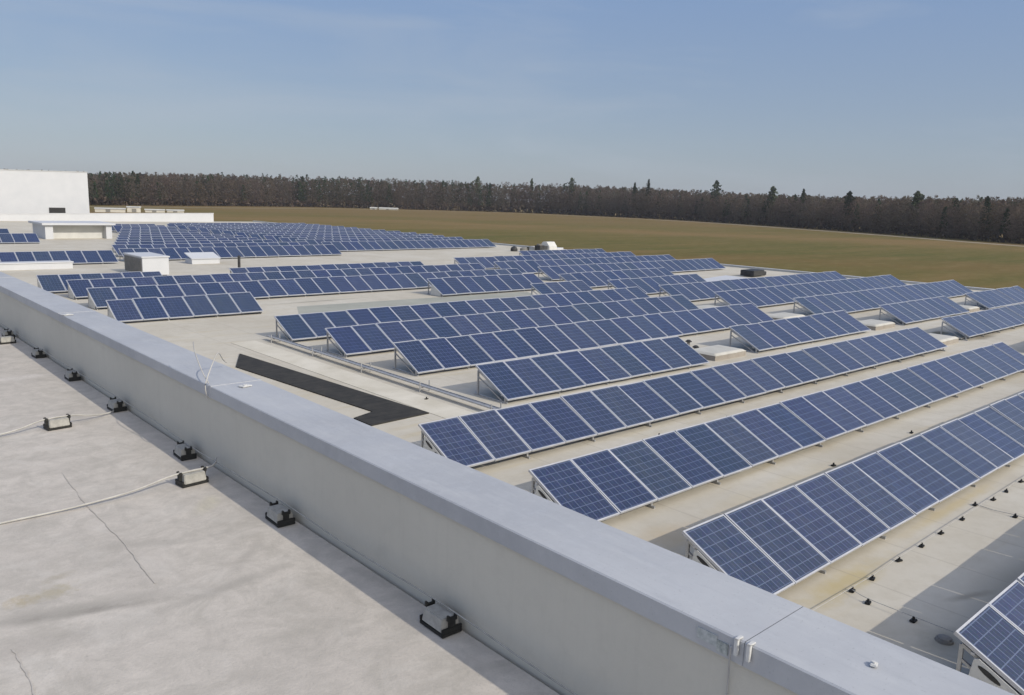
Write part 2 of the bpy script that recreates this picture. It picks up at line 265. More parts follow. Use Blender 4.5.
# ------------------------------------------------------------------ mesh helpers
class MB:
    def __init__(s): s.v = []; s.f = []; s.mi = []
    def add(s, vs, fs, mi=0):
        o = len(s.v); s.v += [tuple(p) for p in vs]; s.f += [tuple(i + o for i in f) for f in fs]; s.mi += [mi] * len(fs); return s
    def box(s, x0, x1, y0, y1, z0, z1, mi=0, tf=None):
        vs = [(x0, y0, z0), (x1, y0, z0), (x1, y1, z0), (x0, y1, z0), (x0, y0, z1), (x1, y0, z1), (x1, y1, z1), (x0, y1, z1)]
        if tf is not None: vs = [tf @ Vector(p) for p in vs]
        return s.add(vs, [(0, 3, 2, 1), (4, 5, 6, 7), (0, 1, 5, 4), (1, 2, 6, 5), (2, 3, 7, 6), (3, 0, 4, 7)], mi)
    def bar(s, a, b, wd, mi=0):
        a = Vector(a); b = Vector(b); d = (b - a).normalized(); h = Vector((0, 0, 1)) if abs(d.z) < 0.9 else Vector((1, 0, 0))
        p = d.cross(h).normalized() * wd / 2; q = d.cross(p).normalized() * wd / 2
        vs = [a + p + q, a - p + q, a - p - q, a + p - q, b + p + q, b - p + q, b - p - q, b + p - q]
        return s.add(vs, [(0, 1, 2, 3), (7, 6, 5, 4), (0, 4, 5, 1), (1, 5, 6, 2), (2, 6, 7, 3), (3, 7, 4, 0)], mi)
    def prism(s, pts, z0, z1, mi=0):
        k = len(pts); vs = [(x, y, z0) for x, y in pts] + [(x, y, z1) for x, y in pts]
        return s.add(vs, [tuple(reversed(range(k))), tuple(range(k, 2 * k))] + [(i, (i + 1) % k, k + (i + 1) % k, k + i) for i in range(k)], mi)
    def extrude_yz(s, pts, x0, x1, mi=0):
        k = len(pts); vs = [(x0, y, z) for y, z in pts] + [(x1, y, z) for y, z in pts]
        return s.add(vs, [tuple(range(k)), tuple(reversed(range(k, 2 * k)))] + [(i, k + i, k + (i + 1) % k, (i + 1) % k) for i in range(k)], mi)
    def tube(s, pts, r, seg=8, mi=0, cap=True):
        pts = [Vector(p) for p in pts]; rr = r if isinstance(r, (list, tuple)) else [r] * len(pts); o = len(s.v); k = len(pts)
        for i, p in enumerate(pts):
            d = (pts[min(i + 1, k - 1)] - pts[max(i - 1, 0)]).normalized(); h = Vector((0, 0, 1)) if abs(d.z) < 0.9 else Vector((1, 0, 0))
            a = d.cross(h).normalized(); b = d.cross(a).normalized()
            for j in range(seg):
                t_ = 2 * math.pi * j / seg; s.v.append(tuple(p + (a * math.cos(t_) + b * math.sin(t_)) * rr[i]))
        for i in range(k - 1):
            for j in range(seg):
                s.f.append((o + i * seg + j, o + i * seg + (j + 1) % seg, o + (i + 1) * seg + (j + 1) % seg, o + (i + 1) * seg + j)); s.mi.append(mi)
        if cap:
            s.f.append(tuple(o + j for j in range(seg))); s.f.append(tuple(o + (k - 1) * seg + j for j in reversed(range(seg)))); s.mi += [mi, mi]
        return s
    def mesh(s, name, mats, bevel=0.0, smooth=False):
        me = bpy.data.meshes.new(name); me.from_pydata(s.v, [], s.f)
        for q in (mats if isinstance(mats, (list, tuple)) else [mats]): me.materials.append(q)
        me.polygons.foreach_set('material_index', s.mi)
        import bmesh
        b = bmesh.new(); b.from_mesh(me)
        bmesh.ops.recalc_face_normals(b, faces=b.faces)
        if bevel: bmesh.ops.bevel(b, geom=list(b.edges), offset=bevel, segments=2, affect='EDGES', clamp_overlap=True)
        b.to_mesh(me); b.free()
        if smooth: me.polygons.foreach_set('use_smooth', [True] * len(me.polygons))
        me.update(); return me
def obj(name, me, parent=None, loc=None, rot=None):
    o = bpy.data.objects.new(name, me); col.objects.link(o)
    if parent is not None: o.parent = parent
    if loc is not None: o.location = loc
    if rot is not None: o.rotation_euler = rot
    return o
def build(mb, name, mats, parent=None, loc=None, rot=None, **k): return obj(name, mb.mesh(name, mats, **k), parent, loc, rot)
def tag(o, label, cat, group=None):
    o['label'] = label; o['category'] = cat
    if group: o['group'] = group
    return o
def thing(name, label, cat, loc=(0, 0, 0), rz=0.0, group=None):
    o = bpy.data.objects.new(name, None); o.empty_display_size = 0.3; col.objects.link(o); o.location = loc; o.rotation_euler = (0, 0, rz)
    return tag(o, label, cat, group)
def kind(o, k): o['kind'] = k; return o

# ------------------------------------------------------------------ ground, field, track
b = MB(); b.add([(-3000, -3000, 0), (4000, -3000, 0), (4000, 4000, 0), (-3000, 4000, 0)], [(0, 1, 2, 3)])
kind(build(b, 'field', M['grass']), 'structure')
edge_line = [(-150, 530), (20, 548), (130, 559), (176, 579), (232, 602), (328, 633), (413, 610), (500, 557), (519, 460), (512, 366), (467, 256), (425, 178), (389, 111), (372, 40), (365, -60)]
def smooth_line(pts, k=8):
    out = []
    P = [Vector((*p, 0)) for p in pts]
    for i in range(len(P) - 1):
        p0, p1, p2, p3 = P[max(i - 1, 0)], P[i], P[i + 1], P[min(i + 2, len(P) - 1)]
        for j in range(k):
            t_ = j / k; out.append(0.5 * ((2 * p1) + (p2 - p0) * t_ + (2 * p0 - 5 * p1 + 4 * p2 - p3) * t_ ** 2 + (3 * p1 - p0 - 3 * p2 + p3) * t_ ** 3))
    out.append(P[-1]); return out
def ribbon(pts, wd, z):
    b = MB(); vs = []
    for i, p in enumerate(pts):
        d = (pts[min(i + 1, len(pts) - 1)] - pts[max(i - 1, 0)]).normalized(); nn = Vector((-d.y, d.x, 0)) * wd / 2
        vs += [(p.x + nn.x, p.y + nn.y, z), (p.x - nn.x, p.y - nn.y, z)]
    b.add(vs, [(2 * i, 2 * i + 1, 2 * i + 3, 2 * i + 2) for i in range(len(pts) - 1)]); return b
trk = smooth_line([(60, 520), (140, 533), (240, 556), (328, 590), (400, 572), (468, 528), (488, 450), (484, 348), (440, 246), (400, 170), (360, 104), (345, 40), (338, -60)])
kind(build(ribbon(trk, 7.0, 0.02), 'farm_track', M['track']), 'structure')

# ------------------------------------------------------------------ the two roofs and their building
def facade(x0, x1, y0, y1, z1, name, label):
    t_ = thing(name, label, 'building', ((x0 + x1) / 2, (y0 + y1) / 2, 0))
    b = MB(); b.box(x0, x1, y0, y1, 0.0, z1)
    o = build(b, 'wall', M['facade'], t_); o.location = (-(x0 + x1) / 2, -(y0 + y1) / 2, 0)
    return t_
low = facade(2.96, 62.2, -40, 137, ZLOW - 0.05, 'warehouse', 'low flat roofed warehouse wing carrying the solar rows')
upb = facade(-45, 2.94, -40, 60, ZUP - 0.05, 'warehouse', 'higher flat roofed wing beside the long grey parapet')
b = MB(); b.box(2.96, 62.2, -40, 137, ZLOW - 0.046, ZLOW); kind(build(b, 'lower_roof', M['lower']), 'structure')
b = MB(); b.box(-45, 2.505, -40, 60, ZUP - 0.046, ZUP); kind(build(b, 'upper_roof', M['upper']), 'structure')
# lap seams of the upper roof
def flat_strip(pts, wd, z, name, m_):
    return kind(build(ribbon([Vector((*p, 0)) for p in pts], wd, z), name, m_), 'structure')
def worn_seam(x0, y0, x1, y1):
    k = 46; b = MB(); vs = []
    for i in range(k + 1):
        t_ = i / k; wv = 0.010 * math.sin(t_ * 9 + x0) + random.uniform(-.004, .004); wd = random.uniform(0.001, 0.007) * (0.35 + abs(math.sin(t_ * 13)))
        x = x0 + (x1 - x0) * t_ + wv; y = y0 + (y1 - y0) * t_
        vs += [(x - wd, y, ZUP + 0.004), (x + wd, y, ZUP + 0.004)]
    b.add(vs, [(2 * i, 2 * i + 1, 2 * i + 3, 2 * i + 2) for i in range(k)])
    return kind(build(b, 'roof_seam', M['seam']), 'structure')
worn_seam(1.49, 7.0, 1.44, 4.62); worn_seam(0.65, 4.35, 0.68, 2.8)
# grey felt areas and pale walkway on the lower roof
K = 5.265 / 5.405
def kz(pts): return [(x * K, y * K) for x, y in pts]
# grey felt areas and pale walkway on the lower roof
b = MB(); b.prism(kz([(14.6, 28.0), (29.4, 28.4), (32.9, 35.2), (18.2, 35.6)]), ZLOW + 0.001, ZLOW + 0.006)
kind(build(b, 'grey_felt', M['grey_membrane']), 'structure')
b = MB(); b.prism(kz([(11.85, 15.3), (12.75, 15.3), (12.62, 28.0), (11.72, 28.0)]), ZLOW + 0.001, ZLOW + 0.012)
kind(build(b, 'roof_walkway', M['walk']), 'structure')
b = MB(); b.prism(kz([(10.02, 15.95), (11.80, 16.08), (11.12, 25.9), (10.15, 23.95), (10.72, 17.0), (10.02, 16.75)]), ZLOW + 0.001, ZLOW + 0.03)
tag(build(b, 'rubber_mat', M['mat']), 'long black L shaped mat on the cream roof just beyond the parapet', 'mat')
# rim of the far side of the lower roof
t_ = thing('low_parapet', 'low white rim along the far edge of the solar roof by the field', 'rim', (62.1, 48, ZLOW))
b = MB(); b.box(-0.15, 0.12, -88, 89, 0.0, 0.13); build(b, 'upstand', M['dirty_white'], t_)
b = MB(); b.box(-0.2, 0.17, -88, 89, 0.133, 0.16); build(b, 'capping', M['white'], t_)

# ------------------------------------------------------------------ long parapet between the roofs
par = thing('parapet', 'long grey parapet wall with metal coping separating the upper roof from the solar roof', 'wall', (2.53, 0, ZUP))
h = 12 - 1.584 - ZUP                                   # coping top above the upper roof
b = MB(); b.box(0.0, 0.39, -30, 60, -0.04, h - 0.025); build(b, 'wall', M['parapet'], par)
# coping in lengths with butt joints
joints = [-30, -7.2, -2.9, 1.44, 6.45, 11.3, 16.1, 21, 26, 31, 36, 41, 46, 51, 56, 60]
for i in range(len(joints) - 1):
    y0, y1 = joints[i] + 0.0012, joints[i + 1] - 0.0012
    s_ = [(-0.021, h - 0.098), (-0.021, h - 0.006), (-0.014, h), (0.406, h), (0.413, h - 0.006), (0.413, h - 0.098), (0.409, h - 0.098), (0.409, h - 0.02), (-0.017, h - 0.02), (-0.017, h - 0.098)]
    b = MB(); k = len(s_); vs = [(x, y0, z) for x, z in s_] + [(x, y1, z) for x, z in s_]
    b.add(vs, [(j, (j + 1) % k, k + (j + 1) % k, k + j) for j in range(k)])
    b.add([vs[q] for q in range(k)], [(0, 1, 2, 3, 8 - 0, 9)][:0])
    build(b, 'coping', M['coping'], par)
for y in joints[4:8]:
    b = MB(); b.box(-0.023, 0.415, y - 0.022, y + 0.022, h - 0.10, h + 0.0035)
    build(b, 'coping_joint', M['coping'], par)
# cover tape remnants by the near joint
for (y, l_, z) in ((1.60, 0.09, 0.040), (1.53, 0.05, 0.055)):
    b = MB(); b.box(-0.0255, -0.0215, y - l_ / 2, y + l_ / 2, h - z - 0.03, h - z + 0.015); build(b, 'patch', M['patch_a'] if y < 1.56 else M['patch_b'], par)
ptop = 12 - 1.584
# white clamps on the coping
def clamp(x, y, label, sc=1.0):
    t_ = thing('coping_clamp', label, 'clamp', (x, y, ptop + 0.004), 0.3)
    b = MB(); b.box(-0.04 * sc, 0.04 * sc, -0.028 * sc, 0.028 * sc, 0.0, 0.008); build(b, 'base_plate', M['clip'], t_, bevel=0.003)
    b = MB(); b.tube([(0, 0, 0.006), (0, 0, 0.014)], 0.014 * sc, 10); build(b, 'stud', M['clip'], t_)
clamp(2.73, 6.27, 'small white clamp on the coping beside the dark mat', 1.2)
clamp(2.56, 11.06, 'small white clamp on the coping, farthest along the parapet', 1.5)
clamp(2.73, 1.06, 'small white clamp on the coping in the foreground near the panels', 0.45)
for dy, lab in ((-0.026, 'white hook clip on the coping lip, right of the hanging wire'), (0.026, 'white hook clip on the coping lip where the wire hangs down')):
    t_ = thing('lip_clip', lab, 'clip', (2.509, 1.44 + dy, ptop))
    b = MB(); b.extrude_yz([(-0.008, -0.062), (0.008, -0.062), (0.008, 0.007), (-0.008, 0.007)], -0.018, -0.004); build(b, 'strap', M['clip'], t_, bevel=0.002)
    b = MB(); b.box(-0.018, 0.022, -0.008, 0.008, 0.002, 0.008); build(b, 'hook', M['clip'], t_, bevel=0.002)
# wires on the parapet
def wire(pts, r, label, m_='wire'):
    b = MB(); b.tube(smooth3(pts), r, 6); return tag(build(b, 'wire', M[m_], smooth=True), label, 'wire')
def smooth3(pts, k=6):
    out = []; P = [Vector(p) for p in pts]
    for i in range(len(P) - 1):
        p0, p1, p2, p3 = P[max(i - 1, 0)], P[i], P[i + 1], P[min(i + 2, len(P) - 1)]
        for j in range(k):
            t_ = j / k; out.append(0.5 * ((2 * p1) + (p2 - p0) * t_ + (2 * p0 - 5 * p1 + 4 * p2 - p3) * t_ ** 2 + (3 * p1 - p0 - 3 * p2 + p3) * t_ ** 3))
    out.append(P[-1]); return out
wire([(2.492, 1.485, ptop - 0.03), (2.498, 1.49, ptop - 0.11), (2.518, 1.50, ptop - 0.20), (2.522, 1.508, ptop - 0.45), (2.515, 1.515, ZUP + 0.02)], 0.0035, 'thin wire hanging from the coping lip down the parapet face', 'galv')
wire([(2.505, 6.49, ptop - 0.11), (2.49, 6.485, ptop - 0.07), (2.495, 6.50, ptop + 0.015), (2.60, 6.60, ptop + 0.16), (2.72, 6.78, ptop + 0.20), (2.84, 6.98, ptop + 0.10), (2.90, 7.05, ptop + 0.05)], 0.005, 'bent wire looping over the coping joint beyond the cable holders')
wire([(2.52, 6.50, ptop + 0.012), (2.515, 6.62, ptop + 0.09), (2.53, 6.80, ptop + 0.22), (2.60, 7.02, ptop + 0.27)], 0.0045, 'short loose wire end standing up from the coping joint')

# lightning conductor holders: black tray, concrete block, upright ends
def tray_mesh():
    b = MB(); b.box(-0.115, 0.115, -0.07, 0.07, 0.0, 0.022)
    for s in (-1, 1):
        x = s * 0.108
        b.box(x - 0.008, x + 0.008, -0.07, 0.07, 0.022, 0.05)
        b.box(x - 0.009, x + 0.009, -0.022, 0.022, 0.05, 0.110); b.box(x - 0.012, x + 0.012, -0.032, -0.018, 0.09, 0.124); b.box(x - 0.012, x + 0.012, 0.018, 0.032, 0.09, 0.124)
    return b
def block_mesh():
    b = MB(); y0, y1, z0, z1 = 0.069, 0.056, 0.024, 0.103
    vs = [(-0.098, -y0, z0), (0.098, -y0, z0), (0.098, y0, z0), (-0.098, y0, z0), (-0.092, -y1, z1), (0.092, -y1, z1), (0.092, y1, z1), (-0.092, y1, z1)]
    return b.add(vs, [(0, 3, 2, 1), (4, 5, 6, 7), (0, 1, 5, 4), (1, 2, 6, 5), (2, 3, 7, 6), (3, 0, 4, 7)])
TM = tray_mesh().mesh('tray', M['black_plastic'], bevel=0.003); BM = block_mesh().mesh('block', M['concrete'], bevel=0.006)
def holder(x, y, rz, label, group):
    t_ = thing('conductor_holder', label, 'conductor holder', (x, y, ZUP + 0.002), rz, group)
    t_.scale = (0.92, 0.92, 0.92); obj('tray', TM, t_); obj('block', BM, t_); return t_
ys = [3.19, 5.03, 6.82, 8.74, 10.45, 12.1, 13.95]
labs = ['concrete block in a black tray against the parapet foot, nearest to the camera', 'concrete block in a black tray against the parapet, second nearest', 'block in a black tray against the parapet, right above the first cable end',
        'block in a black tray against the parapet foot beside the second cable end', 'block in a black tray by the parapet, fifth along from the foreground', 'block in a black tray by the parapet, next to last before the picture edge', 'farthest black tray block along the parapet foot at the picture edge']
for i, (y, lb) in enumerate(zip(ys, labs)):
    holder(2.425 + random.uniform(-.015, .01), y, math.pi / 2 + random.uniform(-.06, .06), lb, 'conductor holders along the parapet foot')
holder(2.22, 6.14, 0.10, 'pale block in a black tray out on the roof carrying the nearer cable', 'conductor holders out on the upper roof')
holder(1.79, 8.37, 0.10, 'pale block in a black tray out on the roof carrying the farther cable', 'conductor holders out on the upper roof')
holder(2.29, 13.4, 0.12, 'small distant black tray block out on the roof at the left picture edge', 'conductor holders out on the upper roof')
zc = ZUP + 0.117
tag(build(MB().tube(smooth3([(2.455, -6, zc)] + [(2.45 + random.uniform(-.012, .012), y, zc + random.uniform(-.012, .004)) for y in np.arange(-4, 30, 0.9)] + [(2.45, 34, zc)], 3), 0.0045, 6), 'conductor_wire', M['concrete'], smooth=True), 'grey lightning conductor running along the parapet foot through the black trays', 'conductor')
tag(build(MB().tube(smooth3([(-2.5, 6.02, ZUP + .012), (-1.0, 6.10, ZUP + .012), (0.3, 6.09, ZUP + .012), (0.95, 6.11, ZUP + .012), (1.35, 6.10, ZUP + .02), (1.75, 6.10, ZUP + 0.05), (2.08, 6.126, ZUP + .102), (2.35, 6.152, ZUP + .102), (2.43, 6.20, ZUP + .11), (2.47, 6.28, zc)]), 0.008, 8), 'roof_cable', M['wire'], smooth=True), 'pale cable across the upper roof, the nearer of the two', 'cable')
tag(build(MB().tube(smooth3([(-2.5, 8.25, ZUP + .012), (-0.6, 8.36, ZUP + .012), (0.8, 8.34, ZUP + .012), (1.2, 8.33, ZUP + .02), (1.45, 8.335, ZUP + .05), (1.67, 8.36, ZUP + .10), (1.92, 8.39, ZUP + .10), (2.08, 8.45, ZUP + .06), (2.25, 8.55, ZUP + .025), (2.38, 8.66, ZUP + .02), (2.45, 8.74, ZUP + .06)]), 0.008, 8), 'roof_cable', M['wire'], smooth=True), 'pale cable across the upper roof, the farther of the two', 'cable')

# ------------------------------------------------------------------ solar rows
TILT = 0.4687
FB = 0.16                                     # lower edge above the roof
GLASS = MB().box(0.022, PW - 0.022, 0.022, PL - 0.022, 0.006, 0.028).mesh('solar_panel', [M['cells']])
fm = MB()
for (x0, x1, y0, y1) in ((0, PW, 0, 0.024), (0, PW, PL - 0.024, PL), (0, 0.024, 0.024, PL - 0.024), (PW - 0.024, PW, 0.024, PL - 0.024)): fm.box(x0, x1, y0, y1, -0.008, 0.036)
FRAME = fm.mesh('panel_frame', M['alu'])
# panel with its frame in one mesh, for rows where a frame is under a pixel wide
gm = MB().box(0.022, PW - 0.022, 0.022, PL - 0.022, 0.006, 0.028, 0)
for (x0, x1, y0, y1) in ((0, PW, 0, 0.024), (0, PW, PL - 0.024, PL), (0, 0.024, 0.024, PL - 0.024), (PW - 0.024, PW, 0.024, PL - 0.024)): gm.box(x0, x1, y0, y1, -0.008, 0.036, 1)
WHOLE = gm.mesh('solar_panel', [M['cells'], M['alu']])
ct, st = math.cos(TILT), math.sin(TILT)
def on(v, off=-0.05): return (v * ct - off * st * 1.0, FB + v * st + off * ct)      # (y,z) on the underside of the slope
s_ = MB()
a_, c_ = on(0.12), on(PL - 0.12)
s_.bar((0, a_[0], a_[1]), (0, c_[0], c_[1]), 0.04); s_.bar((0, a_[0], 0.03), (0, a_[0], a_[1]), 0.04); s_.bar((0, c_[0], 0.03), (0, c_[0], c_[1]), 0.04)
s_.bar((0, a_[0] - 0.08, 0.02), (0, c_[0] + 0.12, 0.02), 0.04); s_.bar((0, a_[0] + .1, 0.04), (0, c_[0], c_[1] * 0.75), 0.03)
SUPPORT = s_.mesh('support_frame', M['galv'])
BALLAST = MB().box(-0.15, 0.15, 0.25, 0.55, 0.042, 0.10).mesh('ballast_slab', M['concrete'], bevel=0.006)
# white end plate with dark slots
ep = MB(); e0, e1, e2 = on(0.16, -0.03), on(PL - 0.06, -0.03), on(PL - 0.06, -0.03)
e1 = on(PL - 0.30, -0.03); ep.extrude_yz([(e0[0], 0.02), (e1[0] + 0.10, 0.02), (e1[0] + 0.02, e1[1] - 0.02), (e1[0] - 0.03, e1[1]), (e0[0], e0[1])], -0.012, 0.0)
ENDP = ep.mesh('end_plate', M['dirty_white'])
sl = MB()
for (v0, v1) in ((0.40, 0.66), (0.74, 1.0)):
    p0, p1 = on(v0, -0.085), on(v1, -0.085); k = 10; pts = []
    for j in range(k * 2):
        t_ = 2 * math.pi * j / (2 * k); cx_, cz_ = (p0[0] + p1[0]) / 2, (p0[1] + p1[1]) / 2; L_ = math.hypot(p1[0] - p0[0], p1[1] - p0[1]) / 2
        a = math.cos(t_) * L_; bb = math.sin(t_) * 0.030; pts.append((cx_ + a * ct - bb * st, cz_ + a * st + bb * ct))
    sl.extrude_yz(pts, -0.016, -0.0125)
SLOT = sl.mesh('slot', M['dark'])

def panel_row(x0, y, n_, label, rz=0.0, near=True, ends='', group='rows of solar panels on the roof', skip=()):
    t_ = thing('solar_panel_row', label, 'solar panels', (x0, y, ZLOW), rz, group)
    sy_ = (1.2 if (x0 > 25 and y > 18) or y > 55 else 1.12) if y > 14 else 1.0
    fb = FB - (0.06 if y > 14 else 0.0)
    yo = -0.15 - 1.1 * (sy_ - 1.12) if y > 14 else 0.0
    for i in range(n_):
        if i in skip: continue
        dz, dr = random.uniform(-.005, .005), random.uniform(-.012, .012)
        p = obj('solar_panel', GLASS if near else WHOLE, t_, (i * 1.0 + 0.01, yo, fb + dz), (TILT + dr, random.uniform(-.007, .007), 0))
        p.scale = (1, sy_, 1)
        if near: obj('panel_frame', FRAME, p)
    for nm, v in (('mounting_rail', 0.25), ('mounting_rail', PL - 0.25)):
        q = on(v * sy_, -0.03); q = (q[0] + yo, q[1] + fb - FB); b = MB(); b.box(0.02, n_ - 0.02, q[0] - 0.02, q[0] + 0.02, q[1] - 0.02, q[1] + 0.008); build(b, nm, M['alu'], t_)
    step = 2
    for i in range(0, n_ + 1, step):
        x = min(max(i, 0.06), n_ - 0.06)
        obj('support_frame', SUPPORT, t_, (x, yo, 0)).scale = (1, sy_, 1 + 0.1 * (sy_ - 1))
        if near and y < 13: obj('ballast_slab', BALLAST, t_, (x, 0, 0))
    if 'L' in ends:
        obj('end_plate', ENDP, t_, (0.004, yo, 0))
        if y < 13: obj('slot', SLOT, t_, (0.004, 0, 0))
    if 'R' in ends:
        e = obj('end_plate', ENDP, t_, (n_ - 0.004, yo, 0)); e.scale = (-1, 1, 1)
    return t_

ROWS = [
 (9.05, 1.52, 12, 'foremost solar row, only its first panels showing in the lower right corner', 0, True, 'L'),
 (8.94, 5.03, 26, 'second solar row from the foreground, starting behind the parapet beside the dark roof shadow', 0, True, 'L'),
 (8.96, 8.20, 23, 'third solar row from the foreground, ending at a roof gap on the right', 0, True, 'L'),
 (35.6, 8.20, 20, 'solar row at the right picture edge beyond the end gap of the third long row', 0, True, ''),
 (9.09, 11.55, 24, 'fourth long solar row, its left end touching the tip of the black mat', 0, True, 'L'),
 (36.6, 12.0, 21, 'solar row right of the mossy roof gap, running to the right edge', 0, True, ''),
 (13.65, 15.35, 9, 'short solar row of nine panels left of the gap with small dark roof vents', 0, True, ''),
 (26.1, 15.6, 9, 'short solar row right of the gap with small dark roof vents', 0, True, ''),
 (38.7, 15.6, 8, 'short solar row between two pale roof gaps at the right side', 0, True, ''),
 (49.3, 15.5, 9, 'solar row at the far right corner of the roof, next to the brown field', 0, True, ''),
 (13.65, 19.35, 20, 'solar row beginning at the cable tray, just behind the short row of nine', 0, True, ''),
 (37.0, 19.1, 21, 'long solar row ending at the far right roof edge beside the field', 0.006, True, ''),
 (13.35, 22.95, 20, 'solar row beginning at the cable tray, in the middle of the three stepped row ends', 0.008, True, ''),
 (35.7, 22.8, 22, 'solar row right of the central gap, second from the right roof edge corner', 0.02, False, ''),
 (13.15, 26.3, 21, 'solar row beginning at the cable tray, the farthest of the stepped ends', 0.015, False, ''),
 (35.6, 26.3, 21, 'solar row right of the central gap with the black roof box behind its right end', 0.02, False, ''),
 (29.6, 30.2, 4, 'tiny solar row of four panels at the right end of the grey roof felt', 0, False, ''),
 (35.1, 29.6, 9, 'solar row behind the tiny four panel row, left of the white roof patch', 0.03, False, ''),
 (9.41, 33.45, 6, 'short solar row of six panels close to the parapet at left, front of its block', -0.01, False, 'LR'),
 (26.0, 34.6, 8, 'short solar row of eight panels behind the grey roof felt', 0.0, False, 'L'),
 (35.2, 33.6, 11, 'solar row right of the felt, in the far middle of the roof', 0.04, False, ''),
 (9.87, 37.85, 26, 'long solar row behind the six panel row at left', 0.012, False, 'L'),
 (37.6, 38.0, 21, 'solar row continuing the long left block beyond its narrow gap', 0.03, False, ''),
 (10.0, 41.7, 26, 'third solar row of the left block by the parapet', 0.02, False, 'L'),
 (37.4, 42.3, 21, 'solar row right of the left block with the dark roof units behind', 0.03, False, ''),
 (9.3, 44.5, 6, 'short last solar row of the left block in front of the white roof box', 0.01, False, 'L'),
 (19.3, 44.8, 14, 'last solar row of the left block, right of the thin dark post', 0.04, False, ''),
 (37.0, 46.4, 21, 'solar row farthest back in the middle field before the pale roof lane', 0.03, False, ''),
 (47.5, 50.8, 11, 'short solar row in front of the pale vent hood near the far edge', 0.02, False, ''),
]
for r_ in ROWS: panel_row(*r_)
# far block behind the pale lane
FAR = [(10.4, 60.5, 7, 'short solar row at the left edge behind the long white cover'), (18.2, 61.6, 18, 'front solar row of the far block beyond the pale roof lane'),
       (37.0, 66.2, 21, 'front right solar row of the far block, nearest the dark roof units'), (19.0, 66.0, 17, 'far block solar row directly behind its front row on the left')]
ORD = ['third', 'fourth', 'fifth', 'sixth', 'seventh', 'eighth', 'ninth', 'tenth', 'eleventh', 'twelfth', 'thirteenth']
for k, od in enumerate(ORD):
    y = 69.6 + 3.45 * k; x0 = min(20.2 + 1.1 * k, 29.0); nl = int(34.5 - x0) if k < 8 else 6
    FAR.append((x0, y, nl, 'left half of the %s solar row of the far block, counted from the pale lane' % od))
    FAR.append((36.6, y + 0.8, 22 if k > 1 else 21, 'right half of the %s solar row of the far block, counted from the pale lane' % od))
FAR += [(38.0, 108.2, 20, 'last solar row of the far block, in front of the white end wall'), (7.5, 83.5, 10, 'solar row at the left edge beside the white canopy box'), (9.0, 93.0, 8, 'rear solar row at the left edge beside the white canopy box')]
for x0, y, n_, lb in FAR:
    panel_row(x0, y, n_, lb, 0.05 if x0 > 17 else 0.0, near=False, group='solar rows in the far block')

# cable tray along the stepped row ends
t_ = thing('cable_tray', 'grey cable tray on short posts along the stepped left ends of the solar rows', 'cable tray', (12.75, 14.0, ZLOW))
b = MB(); b.box(-0.09, 0.09, 0, 13.2, 0.15, 0.158); b.box(-0.095, -0.087, 0, 13.2, 0.15, 0.185); b.box(0.087, 0.095, 0, 13.2, 0.15, 0.185); build(b, 'tray', M['galv'], t_)
for k in range(5):
    y = 0.6 + k * 3.0
    for s in (-0.16, 0.16):
        b = MB(); b.bar((s, y, 0.0), (s, y, 0.30), 0.025); build(b, 'post', M['galv'], t_)
    b = MB(); b.bar((-0.16, y, 0.13), (0.16, y, 0.13), 0.025); build(b, 'crossbar', M['galv'], t_)

# small conductor holders on the lower roof
HB = MB().box(-0.055, 0.055, -0.035, 0.035, 0.0, 0.03).mesh('foot', M['black_plastic'], bevel=0.008)
HC = MB().box(-0.014, 0.014, -0.014, 0.014, 0.03, 0.072).mesh('clip', M['black_plastic'], bevel=0.004)
HL = kz([(10.99, 4.69), (11.61, 4.68), (12.58, 4.70), (13.45, 4.70), (14.28, 4.71), (15.27, 4.72), (16.25, 4.84), (16.85, 4.72), (17.58, 4.72), (18.5, 4.73), (19.4, 4.73), (10.82, 4.38), (10.81, 3.76), (16.20, 4.15), (12.6, 17.3), (16.3, 7.65), (20.4, 7.7), (15.0, 11.3), (17.73, 11.25), (26.0, 11.2)])
HN = ['small black wire foot, leftmost in the line below the second solar row', 'second small black wire foot in the line below the second solar row', 'third small black wire foot in the line below the second solar row', 'fourth small black wire foot in the line below the second solar row', 'fifth small black wire foot in the line below the second solar row',
      'sixth small black wire foot in the line below the second solar row', 'small black wire foot of the close pair, farther one', 'small black wire foot of the close pair, nearer one', 'ninth small black wire foot in the line below the second solar row', 'tenth small black wire foot below the second solar row near the picture edge', 'last small black wire foot below the second row at the picture edge',
      'black wire foot standing apart below the line, on cream roof', 'black wire foot lying inside the big roof shadow', 'black wire foot at the upper edge of the big roof shadow', 'single black wire foot on the pale walkway near the black mat', 'black wire foot in the aisle between second and third rows, left one', 'black wire foot in the aisle between second and third rows, right one',
      'black wire foot in the aisle between third and fourth rows, left one', 'black wire foot in the aisle between third and fourth rows, middle one', 'black wire foot in the aisle between third and fourth rows, right one']
for (x, y), lb in zip(HL, HN):
    t_ = thing('wire_holder', lb, 'wire holder', (x, y, ZLOW + 0.001), random.uniform(-.3, .3), 'small black wire feet on the lower roof')
    obj('foot', HB, t_); obj('clip', HC, t_)
tag(build(MB().tube(smooth3([(9.0, 4.6, ZLOW + .07)] + [(x, y, ZLOW + .07) for x, y in HL[:6]] + [(16.42, 4.6, ZLOW + .07), (18.0, 4.61, ZLOW + .07), (22, 4.62, ZLOW + .07), (30, 4.63, ZLOW + .07)], 4), 0.005, 6), 'roof_wire', M['wire'], smooth=True), 'thin wire threaded along the black feet below the second solar row', 'wire')
tag(build(MB().tube(smooth3([(10.53, 2.0, ZLOW + .07), (10.53, 3.66, ZLOW + .07), (10.54, 4.27, ZLOW + .07), (10.62, 4.54, ZLOW + .075)], 4), 0.005, 6), 'roof_wire', M['wire'], smooth=True), 'thin branch wire running into the big roof shadow', 'wire')
